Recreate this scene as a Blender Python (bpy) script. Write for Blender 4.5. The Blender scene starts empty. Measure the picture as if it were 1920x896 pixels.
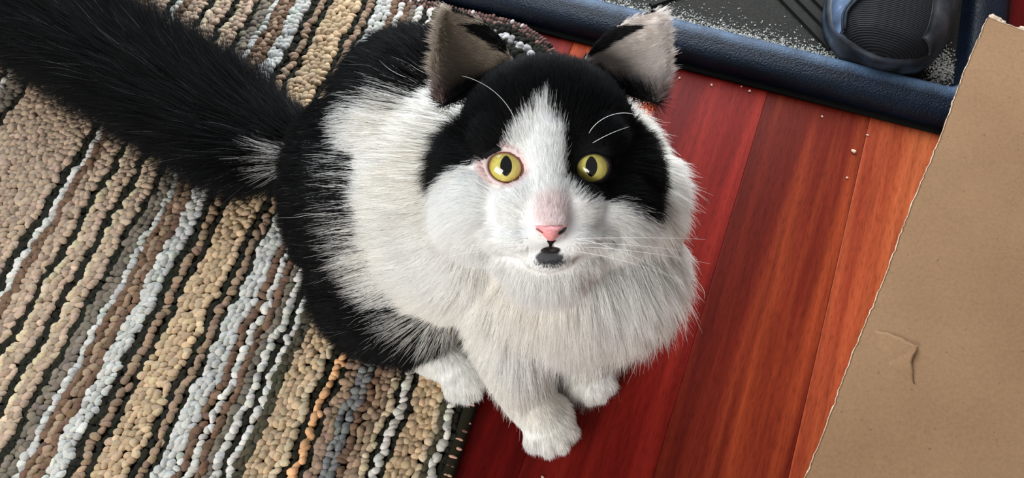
import bpy, bmesh, math
import numpy as np
from mathutils import Vector, Matrix, kdtree

rng = np.random.default_rng(7)
scene = bpy.context.scene
COL = scene.collection

# ------------------------------------------------------------------ camera, world, lights, exposure
CAM_H, PITCH, FPX = 0.60, math.radians(27), 1600.0
cam_data = bpy.data.cameras.new('camera')
cam_data.sensor_width = 36.0
cam_data.lens = 36.0 * FPX / 1920.0
cam_data.clip_start = 0.01
cam = bpy.data.objects.new('camera', cam_data)
COL.objects.link(cam)
cam.location = (0, 0, CAM_H)
cam.rotation_euler = (PITCH, 0, 0)
scene.camera = cam

world = bpy.data.worlds.new('room_fill')
scene.world = world
world.use_nodes = True
bg = world.node_tree.nodes['Background']
bg.inputs[0].default_value = (1.0, 0.985, 0.96, 1)
bg.inputs[1].default_value = 0.21

def area(name, loc, target, sx, sy, energy, color):
    d = bpy.data.lights.new(name, 'AREA')
    d.shape = 'RECTANGLE'; d.size = sx; d.size_y = sy
    d.energy = energy; d.color = color
    o = bpy.data.objects.new(name, d); COL.objects.link(o)
    o.location = loc
    o.rotation_euler = (Vector(target) - Vector(loc)).to_track_quat('-Z', 'Y').to_euler()
    return o
area('window_light', (-0.40, 1.30, 1.00), (0, 0.3, 0.05), 1.2, 0.9, 16, (0.72, 0.87, 1.0))
area('floor_fill', (0.22, 1.02, 0.45), (0.22, 0.4, 0.0), 0.6, 0.5, 10, (0.95, 0.97, 1.0))  # unseen low fill at the back, added to brighten the upper-right floor
area('room_fill', (-0.75, -0.60, 0.70), (0.0, 0.22, 0.1), 0.9, 0.6, 17, (1.0, 0.985, 0.955))  # unseen low fill from the front left, added to brighten the cat's chest

scene.cycles.diffuse_bounces = 8
scene.cycles.transmission_bounces = 10
scene.view_settings.view_transform = 'Standard'
scene.view_settings.look = 'None'
scene.view_settings.gamma = 1.0
scene.view_settings.exposure = 0.0
scene.view_settings.use_curve_mapping = False

# ------------------------------------------------------------------ helpers
def lin(r, g, b):
    f = lambda c: c / 12.92 if c <= 0.04045 else ((c + 0.055) / 1.055) ** 2.4
    return (f(r / 255), f(g / 255), f(b / 255))

def nrm(v):
    v = np.asarray(v, float)
    return v / np.maximum(np.linalg.norm(v, axis=-1, keepdims=True), 1e-9)

def sst(a, b, x):
    t = np.clip((x - a) / (b - a), 0, 1)
    return t * t * (3 - 2 * t)

def tag(o, label=None, cat=None, group=None, kind=None):
    if label: o['label'] = label
    if cat: o['category'] = cat
    if group: o['group'] = group
    if kind: o['kind'] = kind
    return o

def empty(name, loc=(0, 0, 0), rz=0.0):
    o = bpy.data.objects.new(name, None)
    o.empty_display_size = 0.02
    COL.objects.link(o); o.location = loc; o.rotation_euler = (0, 0, rz)
    return o

def mesh_obj(name, verts, faces, mat=None, parent=None, smooth=True):
    me = bpy.data.meshes.new(name)
    verts = np.asarray(verts, float)
    if isinstance(faces, np.ndarray):
        n, k = faces.shape
        me.vertices.add(len(verts)); me.vertices.foreach_set('co', verts.astype(np.float32).ravel())
        me.loops.add(n * k); me.loops.foreach_set('vertex_index', faces.astype(np.int32).ravel())
        me.polygons.add(n)
        me.polygons.foreach_set('loop_start', np.arange(0, n * k, k, dtype=np.int32))
        me.polygons.foreach_set('loop_total', np.full(n, k, dtype=np.int32))
        me.update(calc_edges=True); me.validate()
    else:
        me.from_pydata(verts.tolist(), [], faces); me.update()
    me.polygons.foreach_set('use_smooth', [smooth] * len(me.polygons))
    if mat: me.materials.append(mat)
    o = bpy.data.objects.new(name, me); COL.objects.link(o)
    if parent: o.parent = parent
    return o

def set_color(o, cols, name='tint'):
    a = o.data.attributes.new(name, 'FLOAT_COLOR', 'POINT')
    c = np.ones((len(cols), 4), np.float32); c[:, :3] = cols
    a.data.foreach_set('color', c.ravel())

def grid_faces(nu, nv, close_u=False):
    f = []
    for i in range(nu if close_u else nu - 1):
        for j in range(nv - 1):
            a = i * nv + j; b = ((i + 1) % nu) * nv + j
            f.append((a, b, b + 1, a + 1))
    return f

def tube(path, radii, seg=8):
    path = np.asarray(path, float); n = len(path)
    radii = np.broadcast_to(radii, (n,))
    tan = nrm(np.gradient(path, axis=0))
    ref = np.array([0, 0, 1.0]) if abs(tan[0][2]) < 0.9 else np.array([1.0, 0, 0])
    V = []
    for i in range(n):
        s = nrm(np.cross(tan[i], ref)); t = np.cross(s, tan[i])
        for k in range(seg):
            a = 2 * math.pi * k / seg
            V.append(path[i] + radii[i] * (math.cos(a) * s + math.sin(a) * t))
    F = []
    for i in range(n - 1):
        for k in range(seg):
            F.append((i * seg + k, i * seg + (k + 1) % seg, (i + 1) * seg + (k + 1) % seg, (i + 1) * seg + k))
    F.append(tuple(range(seg))[::-1]); F.append(tuple(range((n - 1) * seg, n * seg)))
    return np.array(V), F

def ico(sub):
    bm = bmesh.new(); bmesh.ops.create_icosphere(bm, subdivisions=sub, radius=1.0)
    v = np.array([x.co[:] for x in bm.verts]); f = np.array([[x.index for x in q.verts] for q in bm.faces])
    bm.free(); return v, f

def dome():
    v = [(0, 0, 1.0)]; f = []; ng = 9; rings = (0.35, 0.68, 0.94, 1.0); hz = (0.93, 0.72, 0.30, -0.35)
    for r_, z_ in zip(rings, hz): v += [(r_ * math.cos(2 * math.pi * k / ng), r_ * math.sin(2 * math.pi * k / ng), z_) for k in range(ng)]
    f += [(0, 1 + k, 1 + (k + 1) % ng) for k in range(ng)]
    for i in range(3):
        for k in range(ng):
            a, b, c, d = 1 + i * ng + k, 1 + (i + 1) * ng + k, 1 + (i + 1) * ng + (k + 1) % ng, 1 + i * ng + (k + 1) % ng
            f += [(a, b, c), (a, c, d)]
    return np.array(v), np.array(f)
def ellipsoids(name, centers, axes, mat, parent, cols=None, lump=0.07):
    """many small blobs joined into one mesh; axes = (n,3,3) rows are scaled axes"""
    bv, bf = dome(); n = len(centers)
    ph = rng.uniform(0, 6, (n, 1, 3)); bw = bv[None] * (1 + lump * np.sin(bv[None] * 3.1 + ph).sum(2, keepdims=True))
    V = np.einsum('nvk,nkd->nvd', bw, axes) + np.asarray(centers)[:, None, :]
    F = (bf[None] + (np.arange(n) * len(bv))[:, None, None]).reshape(-1, 3)
    o = mesh_obj(name, V.reshape(-1, 3), F, mat, parent)
    if cols is not None: set_color(o, np.repeat(cols, len(bv), axis=0))
    return o

class Nodes:
    def __init__(self, name):
        self.m = bpy.data.materials.new(name); self.m.use_nodes = True
        self.t = self.m.node_tree; self.b = self.t.nodes['Principled BSDF']
    def n(self, typ, **kw):
        x = self.t.nodes.new(typ)
        for k, v in kw.items():
            if hasattr(x, k): setattr(x, k, v)
            else: x.inputs[k].default_value = v
        return x
    def l(self, a, b): self.t.links.new(a, b)
    def set(self, **kw):
        for k, v in kw.items():
            k = k.replace('_', ' ')
            self.b.inputs[k].default_value = (*v, 1) if isinstance(v, tuple) and len(v) == 3 else v
        return self
    def noise(self, scale, vec=None, detail=4.0, rough=0.55):
        x = self.n('ShaderNodeTexNoise'); x.inputs['Scale'].default_value = scale
        x.inputs['Detail'].default_value = detail; x.inputs['Roughness'].default_value = rough
        if vec is not None: self.l(vec, x.inputs['Vector'])
        return x.outputs['Fac']
    def ramp(self, fac, stops):
        r = self.n('ShaderNodeValToRGB'); e = r.color_ramp.elements
        while len(e) < len(stops): e.new(0.5)
        for k, (p, c) in enumerate(stops):
            e[k].position = p; e[k].color = (*c, 1) if len(c) == 3 else c
        self.l(fac, r.inputs['Fac']); return r.outputs['Color']
    def mix(self, fac, a, b, mode='MIX'):
        x = self.n('ShaderNodeMix', data_type='RGBA', blend_type=mode)
        for s, v in ((0, fac), (6, a), (7, b)):
            if isinstance(v, (int, float)): x.inputs[s].default_value = v
            elif isinstance(v, tuple): x.inputs[s].default_value = (*v, 1)
            else: self.l(v, x.inputs[s])
        return x.outputs[2]
    def coords(self, scale=(1, 1, 1), kind='Object'):
        c = self.n('ShaderNodeTexCoord'); m = self.n('ShaderNodeMapping')
        m.inputs['Scale'].default_value = scale
        self.l(c.outputs[kind], m.inputs['Vector']); return m.outputs['Vector']
    def bump(self, h, strength, dist=0.001):
        x = self.n('ShaderNodeBump'); x.inputs['Strength'].default_value = strength
        x.inputs['Distance'].default_value = dist
        self.l(h, x.inputs['Height']); self.l(x.outputs['Normal'], self.b.inputs['Normal'])
    def attr(self, name):
        a = self.n('ShaderNodeAttribute'); a.attribute_name = name; return a.outputs['Color']

def plain(name, color, rough=0.6, spec=0.4, metallic=0.0):
    return Nodes(name).set(Base_Color=color, Roughness=rough, Specular_IOR_Level=spec, Metallic=metallic).m

# frames on the floor: planks/tray (u across, v along) and the rug, turned a little more
PLANK_RZ = -math.atan2(0.354, 0.935)
RUG_RZ = PLANK_RZ + math.radians(4.3)
def frame(rz):
    return np.array([math.cos(rz), math.sin(rz), 0]), np.array([-math.sin(rz), math.cos(rz), 0])
XP, YP = frame(PLANK_RZ)

# ------------------------------------------------------------------ floor of planks
def wood(name, base, dark, light):
    N = Nodes(name)
    wide = N.noise(1.0, N.coords((38, 1.8, 1)), 3)
    grain = N.noise(1.0, N.coords((110, 7, 1)), 5, 0.6)
    pore = N.noise(1.0, N.coords((800, 95, 1)), 2, 0.6)
    c = N.ramp(wide, [(0.30, dark), (0.5, base), (0.72, light)])
    g = N.ramp(grain, [(0.25, (0.55, 0.5, 0.5)), (0.5, (0.95, 0.95, 0.95)), (0.75, (1.25, 1.25, 1.25))])
    c = N.mix(0.8, c, g, 'MULTIPLY')
    p = N.ramp(pore, [(0.34, (0.55, 0.48, 0.48)), (0.48, (1, 1, 1)), (0.58, (1, 1, 1)), (0.72, (1.35, 1.4, 1.4))])
    c = N.mix(0.55, c, p, 'MULTIPLY')
    N.l(c, N.b.inputs['Base Color'])
    N.set(Roughness=0.42, Specular_IOR_Level=0.07)
    N.bump(pore, 0.10, 0.0004)
    return N.m
W_RED = wood('cherry_wood_red', lin(112, 24, 19), lin(80, 14, 12), lin(140, 38, 28))
W_DEEP = wood('cherry_wood_deep', lin(88, 11, 10), lin(68, 7, 7), lin(110, 18, 14))
W_ORG = wood('cherry_wood_orange', lin(186, 78, 34), lin(150, 54, 26), lin(206, 100, 50))
W_MID = wood('cherry_wood_russet', lin(104, 32, 20), lin(76, 18, 13), lin(146, 60, 32))
W_PALE = wood('cherry_wood_pale', lin(168, 78, 46), lin(132, 48, 32), lin(196, 106, 64))
W_SUB = plain('subfloor_dark', lin(30, 16, 12), 0.9)

v = np.array([(-1.3, -1.1, -0.018), (1.3, -1.1, -0.018), (1.3, 1.5, -0.018), (-1.3, 1.5, -0.018),
              (-1.3, -1.1, -0.010), (1.3, -1.1, -0.010), (1.3, 1.5, -0.010), (-1.3, 1.5, -0.010)])
floor = mesh_obj('floor', v, [(0, 3, 2, 1), (4, 5, 6, 7), (0, 1, 5, 4), (1, 2, 6, 5), (2, 3, 7, 6), (3, 0, 4, 7)], W_SUB, smooth=False)
floor.rotation_euler = (0, 0, PLANK_RZ)
tag(floor, 'reddish hardwood floor of narrow planks', kind='structure')
PW = 0.0875
def plank(u0, v0, v1, mat):
    g = 0.00008; c = 0.0005
    hx = PW / 2 - g; hy = (v1 - v0) / 2 - g
    bm = bmesh.new()
    def ring(x, y, z): return [bm.verts.new(p) for p in ((-x, -y, z), (x, -y, z), (x, y, z), (-x, y, z))]
    r = [ring(hx, hy, -0.012), ring(hx, hy, -c * 0.6), ring(hx - c, hy - c, 0.0)]
    for a, b in zip(r, r[1:]):
        for k in range(4): bm.faces.new((a[k], a[(k + 1) % 4], b[(k + 1) % 4], b[k]))
    bm.faces.new(r[-1]); bm.faces.new(r[0][::-1])
    me = bpy.data.meshes.new('plank'); bm.to_mesh(me); bm.free(); me.materials.append(mat)
    o = bpy.data.objects.new('plank', me); COL.objects.link(o)
    o.parent = floor; o.location = (u0 + PW / 2, (v0 + v1) / 2, 0)
U0 = 0.0484
special = {-1: [(-1.1, -0.12, W_RED), (-0.12, 1.3, W_RED)], 0: [(-1.1, -0.3, W_ORG), (-0.3, 1.3, W_MID)],
           -2: [(-1.1, 0.36, W_DEEP), (0.36, 1.3, W_ORG)], 1: [(-1.1, 0.05, W_RED), (0.05, 1.3, W_PALE)],
           2: [(-1.1, 0.63, W_MID), (0.63, 1.3, W_DEEP)], -3: [(-1.1, 0.1, W_DEEP), (0.1, 1.3, W_RED)]}
pool = [W_RED, W_MID, W_DEEP, W_ORG, W_RED]
for k in range(-14, 14):
    rows = special.get(k)
    if rows is None:
        j = float(rng.uniform(-0.6, 0.9))
        rows = [(-1.1, j, pool[k % 5]), (j, 1.5, pool[(k * 3 + 1) % 5])]
    for a, b, m in rows: plank(U0 + k * PW, a, b, m)

# ------------------------------------------------------------------ rug: backing, stripes of yarn loops, binding
rug = empty('rug', (0, 0, 0), RUG_RZ)
tag(rug, 'striped loop-pile rug in tan, brown, grey and black under the cat', 'rug')
R_EDGE, R_TOP, R_RAD = -0.073, 0.4985, 0.085
def rug_depth(u, v):
    """distance inside the rug's outline (its far right corner is rounded)"""
    du, dv = R_EDGE - u, R_TOP - v
    cor = (du < R_RAD) & (dv < R_RAD)
    return np.where(cor, R_RAD - np.hypot(R_RAD - du, R_RAD - dv), np.minimum(du, dv))
N = Nodes('rug_yarn')
ny = N.noise(900, N.coords(), 3)
N.l(N.mix(0.35, N.attr('tint'), N.ramp(ny, [(0.3, (0.45, 0.45, 0.45)), (0.7, (1.3, 1.3, 1.3))]), 'MULTIPLY'), N.b.inputs['Base Color'])
N.set(Roughness=0.9, Specular_IOR_Level=0.15); N.bump(ny, 0.5, 0.0006)
YARN = N.m
BACK = plain('rug_backing_canvas', lin(38, 35, 26), 0.95, 0.1)
a = np.linspace(0, math.pi / 2, 14)
out = [(-0.95, -0.75), (R_EDGE, -0.75)] + [(R_EDGE - R_RAD + R_RAD * math.cos(t), R_TOP - R_RAD + R_RAD * math.sin(t)) for t in a] + [(-0.95, R_TOP)]
bm = bmesh.new()
lo = [bm.verts.new((x, y, 0.0005)) for x, y in out]; hi = [bm.verts.new((x, y, 0.006)) for x, y in out]
bm.faces.new(lo[::-1]); bm.faces.new(hi)
for i in range(len(out)): bm.faces.new((lo[i], lo[(i + 1) % len(out)], hi[(i + 1) % len(out)], hi[i]))
me = bpy.data.meshes.new('backing'); bm.to_mesh(me); bm.free(); me.materials.append(BACK)
o = bpy.data.objects.new('backing', me); COL.objects.link(o); o.parent = rug

BLK, OLV, WHT, TAN, CRM = (34, 34, 27), (76, 71, 57), (206, 202, 194), (184, 160, 130), (196, 178, 150)
BRN, BTN, SLT, LGR, ORG, PTN, GBR = (114, 90, 73), (150, 127, 106), (122, 122, 121), (188, 187, 181), (222, 172, 126), (172, 150, 130), (118, 109, 97)
STRIPES = [(-.0800, -.0847, BLK), (-.0847, -.0896, WHT), (-.0896, -.0945, OLV), (-.0945, -.0993, CRM), (-.0993, -.1157, TAN),
    (-.1157, -.1206, BLK), (-.1206, -.1262, WHT), (-.1262, -.1304, BLK), (-.1304, -.1346, CRM), (-.1346, -.1443, BTN), (-.1443, -.1506, BRN),
    (-.1506, -.1614, SLT), (-.1614, -.1694, BTN), (-.1694, -.1743, BLK), (-.1743, -.1802, ORG), (-.1802, -.1860, BLK), (-.1860, -.1910, CRM),
    (-.1910, -.2089, TAN), (-.2089, -.2159, OLV), (-.2159, -.2211, WHT), (-.2211, -.2263, BLK), (-.2263, -.2316, WHT), (-.2316, -.2368, GBR),
    (-.2368, -.2427, BRN), (-.2427, -.2490, WHT), (-.2490, -.2550, BRN), (-.2550, -.2689, LGR), (-.2689, -.2731, BLK), (-.2731, -.2784, BTN),
    (-.2784, -.2848, BLK), (-.2848, -.3085, TAN), (-.3085, -.3150, BLK), (-.3150, -.3200, BTN), (-.3200, -.3280, BLK), (-.3280, -.3400, LGR),
    (-.3400, -.3460, BRN), (-.3460, -.3500, BTN), (-.3500, -.3550, BRN), (-.3550, -.3610, LGR), (-.3610, -.3700, GBR), (-.3700, -.3770, BLK), (-.3770, -.3845, PTN),
    (-.3845, -.3895, CRM), (-.3895, -.3970, BLK), (-.3970, -.4060, PTN), (-.4060, -.4110, CRM), (-.4110, -.4180, BLK), (-.4180, -.4300, PTN), (-.4300, -.4370, BRN), (-.4370, -.4430, WHT),
    (-.4430, -.4510, BLK), (-.4510, -.5220, PTN), (-.5220, -.5290, BLK), (-.5290, -.5425, GBR), (-.5425, -.5478, WHT), (-.5478, -.5540, BLK),
    (-.5540, -.5900, PTN), (-.5900, -.5960, BLK), (-.5960, -.6080, BRN), (-.6080, -.6140, WHT), (-.6140, -.6480, TAN), (-.6480, -.6540, BLK), (-.6540, -.7000, PTN)]
ROW, STEP = 0.0045, 0.0043
def wave(v, u):
    return 0.0011 * np.sin(v * 95 + u * 40) + 0.0008 * np.sin(v * 212 + 1.3 + u * 25) + 0.0006 * np.sin(v * 390 + 2.1 - u * 60)
def in_reach(u, v, margin):
    """drop the loops far outside what the photograph shows of the rug"""
    X = u[:, None] * frame(RUG_RZ)[0] + v[:, None] * frame(RUG_RZ)[1]
    d = X - np.array([0, 0, CAM_H]); up = np.array([0, math.cos(PITCH), math.sin(PITCH)]); fw = np.array([0, math.sin(PITCH), -math.cos(PITCH)])
    dep = d @ fw
    return (np.abs(d[:, 0] / dep) < 0.6 + margin) & (np.abs(d @ up / dep) < 0.28 + margin)
def loop_axes(n, sx, sy, sz, skew=-0.55, jit=0.38):
    th = skew + rng.normal(0, jit, n); el = rng.normal(0, 0.22, n)
    s = rng.uniform(0.82, 1.2, (n, 3))
    A = np.zeros((n, 3, 3))
    A[:, 0] = np.stack([np.cos(th), np.sin(th), 0 * th], 1) * (sx * s[:, :1])
    A[:, 1] = np.stack([-np.sin(th) * np.cos(el), np.cos(th) * np.cos(el), np.sin(el)], 1) * (sy * s[:, 1:2])
    A[:, 2] = np.stack([np.sin(th) * np.sin(el), -np.cos(th) * np.sin(el), np.cos(el)], 1) * (sz * s[:, 2:])
    return A
for a, b, c in STRIPES:
    w = a - b; rows = max(1, round(w / ROW)); dark = sum(c) < 150
    cs, cc = [], []
    for r in range(rows):
        uc = b + w * (r + 0.5) / rows
        vv = np.arange(-0.3, R_TOP, STEP) + rng.uniform(0, STEP)
        vv = vv + rng.normal(0, 0.0008, len(vv))
        uu = uc + wave(vv, uc) + rng.normal(0, 0.0006, len(vv))
        cs.append(np.stack([uu, vv], 1))
        base = np.array(c, float)
        if rows > 1 and c in (TAN, PTN) and r == rows - 1: base = base * 1.07
        cc.append(base[None] * rng.normal(1, 0.06, (len(vv), 1)) + rng.normal(0, 1.5, (len(vv), 3)))
    q = np.concatenate(cs); cc = np.concatenate(cc)
    d = rug_depth(q[:, 0], q[:, 1])
    corner = (q[:, 1] > 0.43) & (q[:, 0] > -0.19)
    edge_row = corner & (d > 0.016) & (d < 0.0225)
    inner = corner & ~edge_row & (d < 0.055)
    cc[inner] = np.array(BLK) * rng.normal(1, 0.1, (inner.sum(), 1))
    cc[edge_row] = np.array((172, 170, 170)) * rng.normal(1, 0.1, (edge_row.sum(), 1))
    keep = (d > 0.007) & in_reach(q[:, 0], q[:, 1], 0.17)
    q, cc = q[keep], cc[keep]
    if len(q) < 2: continue
    n = len(q); z = np.where(dark, 0.0075, 0.0092) + rng.normal(0, 0.0006, n)
    A = loop_axes(n, 0.0028, 0.0040, 0.0026 if not dark else 0.0018)
    cl = np.array([lin(*np.clip(x, 5, 250)) for x in cc])
    s = ellipsoids('stripe', np.column_stack([q, z]), A, YARN, rug, cl)
    tag(s, kind='stuff')
# binding along the right edge and round the corner
t = np.arange(-0.3, R_TOP - R_RAD, 0.0032)
arc = np.arange(0, math.pi / 2 * R_RAD, 0.0032) / R_RAD
up = np.arange(R_EDGE - R_RAD, -0.42, -0.0032)
pth = np.concatenate([np.stack([np.full(len(t), R_EDGE), t, 0 * t], 1),
    np.stack([R_EDGE - R_RAD + R_RAD * np.cos(arc), R_TOP - R_RAD + R_RAD * np.sin(arc), arc], 1),
    np.stack([up, np.full(len(up), R_TOP), np.full(len(up), math.pi / 2)], 1)])
V, F = tube(np.column_stack([pth[::2, 0] - 0.0035 * np.cos(pth[::2, 2]), pth[::2, 1] - 0.0035 * np.sin(pth[::2, 2]), np.full(len(pth[::2]), 0.0055)]), 0.0048, 8)
tag(mesh_obj('binding', V, F, BACK, rug), 'dark stitched binding')
cs, Ax, cc = [], [], []
for i, (x, y, an) in enumerate(pth):
    corner = y > 0.40
    if not corner and i % 2: continue
    nrmv = np.array([math.cos(an), math.sin(an), 0]); tg = np.array([-nrmv[1], nrmv[0], 0])
    for lay in (range(2) if corner else range(1)):
        off = (0.0012, 0.0062)[lay] if corner else 0.0022
        p = np.array([x, y, 0]) - nrmv * (off + rng.normal(0, 0.0006)); p[2] = 0.0092 + rng.normal(0, 0.0005)
        if corner:
            c = (205, 200, 200) if rng.random() < 0.13 else tuple(np.array((112, 84, 80)) * rng.normal(1, 0.16))
            s = (0.0028, 0.0017, 0.0020)
        else:
            c = (206, 160, 140) if rng.random() < 0.8 else (120, 90, 76); s = (0.0030, 0.0011, 0.0011)
        A = np.stack([nrmv * s[0], tg * s[1], np.array([0, 0, s[2]])]) * rng.uniform(0.85, 1.15)
        cs.append(p); Ax.append(A); cc.append(lin(*np.clip(c, 5, 250)))
tag(ellipsoids('binding_stitches', np.array(cs), np.array(Ax), YARN, rug, np.array(cc)), 'brown and pale whipped stitches', kind='stuff')

# ------------------------------------------------------------------ boot tray
TU, TV = 0.236, 0.4955           # its near right corner in the plank frame
TRAY_RZ = PLANK_RZ + 0.045
XT, YT = frame(TRAY_RZ)
TRAY0 = XP * -0.10 + YP * 0.4950 - (XT * -0.10 + YT * 0.4950)
tray = empty('boot_tray', tuple(TRAY0), TRAY_RZ)
tag(tray, 'black moulded rubber boot tray with a pebbled rim, salt-stained, at the floor edge', 'tray')
N = Nodes('tray_rubber_pebbled')
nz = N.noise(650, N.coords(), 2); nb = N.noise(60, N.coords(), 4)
band = N.n('ShaderNodeSeparateXYZ'); N.l(N.coords(), band.inputs[0])  # paler blue-grey band along the inner top edge of the rim
dm = N.n('ShaderNodeMapRange'); dm.inputs[1].default_value = TV + 0.019; dm.inputs[2].default_value = TV + 0.028; N.l(band.outputs['Y'], dm.inputs[0])
dm2 = N.n('ShaderNodeMapRange'); dm2.inputs[1].default_value = TV + 0.044; dm2.inputs[2].default_value = TV + 0.039; N.l(band.outputs['Y'], dm2.inputs[0])
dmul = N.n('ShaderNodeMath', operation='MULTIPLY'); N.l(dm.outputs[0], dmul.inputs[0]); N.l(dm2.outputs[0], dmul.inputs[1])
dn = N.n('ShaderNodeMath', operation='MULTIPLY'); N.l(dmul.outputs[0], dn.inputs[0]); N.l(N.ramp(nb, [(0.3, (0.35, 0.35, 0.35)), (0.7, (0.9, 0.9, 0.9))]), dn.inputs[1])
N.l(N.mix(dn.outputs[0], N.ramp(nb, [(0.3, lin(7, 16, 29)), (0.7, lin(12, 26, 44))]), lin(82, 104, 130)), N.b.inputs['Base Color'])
N.set(Roughness=0.45, Specular_IOR_Level=0.22); N.bump(nz, 0.8, 0.0010); RUB = N.m
N = Nodes('tray_bed_rubber'); nz = N.noise(700, N.coords(), 3)
nl = N.noise(40, N.coords(), 4)
N.l(N.mix(0.5, N.ramp(nz, [(0.45, lin(12, 12, 9)), (0.75, lin(58, 55, 44))]), N.ramp(nl, [(0.3, lin(8, 8, 6)), (0.7, lin(30, 28, 22))])), N.b.inputs['Base Color'])
N.set(Roughness=0.8, Specular_IOR_Level=0.3); N.bump(nz, 0.6, 0.001); BED = N.m
def rounded(u0, u1, v0, v1, r, n=10):
    pts = []
    for cx, cy, a0 in ((u1 - r, v0 + r, -90), (u1 - r, v1 - r, 0), (u0 + r, v1 - r, 90), (u0 + r, v0 + r, 180)):
        for k in range(n + 1):
            t = math.radians(a0 + 90 * k / n); pts.append((cx + r * math.cos(t), cy + r * math.sin(t)))
    return pts
TU0, TV1 = -0.52, 1.0
prof = [(0.0015, 0.0005), (0.0005, 0.006), (0.0015, 0.0125), (0.005, 0.0165), (0.012, 0.0185), (0.022, 0.0205), (0.029, 0.0210), (0.0325, 0.0195), (0.0350, 0.0150), (0.0365, 0.0100), (0.0395, 0.0062)]
V = []; n0 = 44
for d, z in prof:
    for x, y in rounded(TU0 + d, TU - d, TV + d, TV1 - d, 0.034 - d * 0.55): V.append((x, y, z))
F = []
for i in range(len(prof) - 1):
    for k in range(n0): F.append((i * n0 + k, i * n0 + (k + 1) % n0, (i + 1) * n0 + (k + 1) % n0, (i + 1) * n0 + k))
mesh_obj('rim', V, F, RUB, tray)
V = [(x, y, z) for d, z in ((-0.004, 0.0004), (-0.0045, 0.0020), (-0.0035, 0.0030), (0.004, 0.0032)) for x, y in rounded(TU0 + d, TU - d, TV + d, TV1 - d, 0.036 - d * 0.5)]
mesh_obj('lip', V, [(i * n0 + k, i * n0 + (k + 1) % n0, (i + 1) * n0 + (k + 1) % n0, (i + 1) * n0 + k) for i in range(3) for k in range(n0)], plain('tray_shade_line', lin(7, 7, 8), 0.7, 0.2), tray)  # black ring standing in for the shadow line under the rim
base = [(x, y) for x, y in rounded(TU0 + 0.037, TU - 0.037, TV + 0.037, TV1 - 0.037, 0.016)]
V = [(x, y, 0.0065) for x, y in base] + [(x, y, 0.0008) for x, y in base]
F = [tuple(range(n0)), tuple(range(n0, 2 * n0))[::-1]] + [(k + n0, (k + 1) % n0 + n0, (k + 1) % n0, k) for k in range(n0)]
mesh_obj('bed', V, F, BED, tray, smooth=False)
RIBM = plain('tray_rib_rubber', lin(13, 13, 11), 0.75, 0.25)
def bar_rib(x, y, ang, ln):
    w = 0.0065; h = 0.0030; c, s = math.cos(ang), math.sin(ang)
    P2 = []
    for (a, ww, z) in ((0, w, 0.0062), (0.0012, w * 0.55, 0.0062 + h)):
        for sx, sy in ((-1, -1), (1, -1), (1, 1), (-1, 1)):
            lx, ly = sx * (ln / 2 - a), sy * ww / 2
            P2.append((x + lx * c - ly * s, y + lx * s + ly * c, z))
    F = [(4, 5, 6, 7), (3, 2, 1, 0)] + [(k, (k + 1) % 4, (k + 1) % 4 + 4, k + 4) for k in range(4)]
    mesh_obj('rib', P2, F, RIBM, tray, smooth=False)
for blk in range(6):
    for k in range(9):
        sgn = -1 if blk % 2 == 0 else 1
        xx = 0.030 - blk * 0.10 + 0.05; yy = 0.575 + k * 0.017
        bar_rib(xx - 0.02, yy, sgn * 0.72, 0.085)
# dried road salt lying in the bed along the rim
n = 10000
uu = rng.uniform(-0.20, 0.10, n); dd = np.abs(rng.exponential(0.0058, n))
m = dd < 0.045; uu, dd = uu[m], dd[m]
uu = np.concatenate([uu, rng.normal(0.186, 0.007, 700)]); dd = np.concatenate([dd, np.clip(rng.normal(0.026, 0.012, 700), 0.004, 0.06)]); n = len(uu)
vv = TV + 0.0352 + dd
zz = np.interp(vv - TV, [0.0352, 0.0365, 0.0395, 0.2], [0.0148, 0.0100, 0.0066, 0.0066]) + 0.0002
sz = rng.uniform(0.0004, 0.0011, n)
A = np.eye(3)[None] * sz[:, None, None] * rng.uniform(0.6, 1.2, (n, 3))[:, :, None]
cg = np.array(lin(218, 218, 212))[None] * rng.uniform(0.45, 1.1, (n, 1))
bv = np.array([(1, 0, 0), (-1, 0, 0), (0, 1, 0), (0, -1, 0), (0, 0, 1), (0, 0, -1)], float)
bf = np.array([(0, 2, 4), (2, 1, 4), (1, 3, 4), (3, 0, 4), (2, 0, 5), (1, 2, 5), (3, 1, 5), (0, 3, 5)])
V = np.einsum('vk,nkd->nvd', bv, A) + np.stack([uu, vv, zz], 1)[:, None]
N = Nodes('road_salt'); N.l(N.attr('tint'), N.b.inputs['Base Color']); N.set(Roughness=0.7)
salt = mesh_obj('salt_grains', V.reshape(-1, 3), (bf[None] + (np.arange(n) * 6)[:, None, None]).reshape(-1, 3), N.m, None, smooth=False)
set_color(salt, np.repeat(cg, 6, axis=0)); salt.rotation_euler = (0, 0, TRAY_RZ); salt.location = tuple(TRAY0)
tag(salt, 'pale dried salt grains scattered along the inside of the tray rim', 'salt', kind='stuff')

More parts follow.
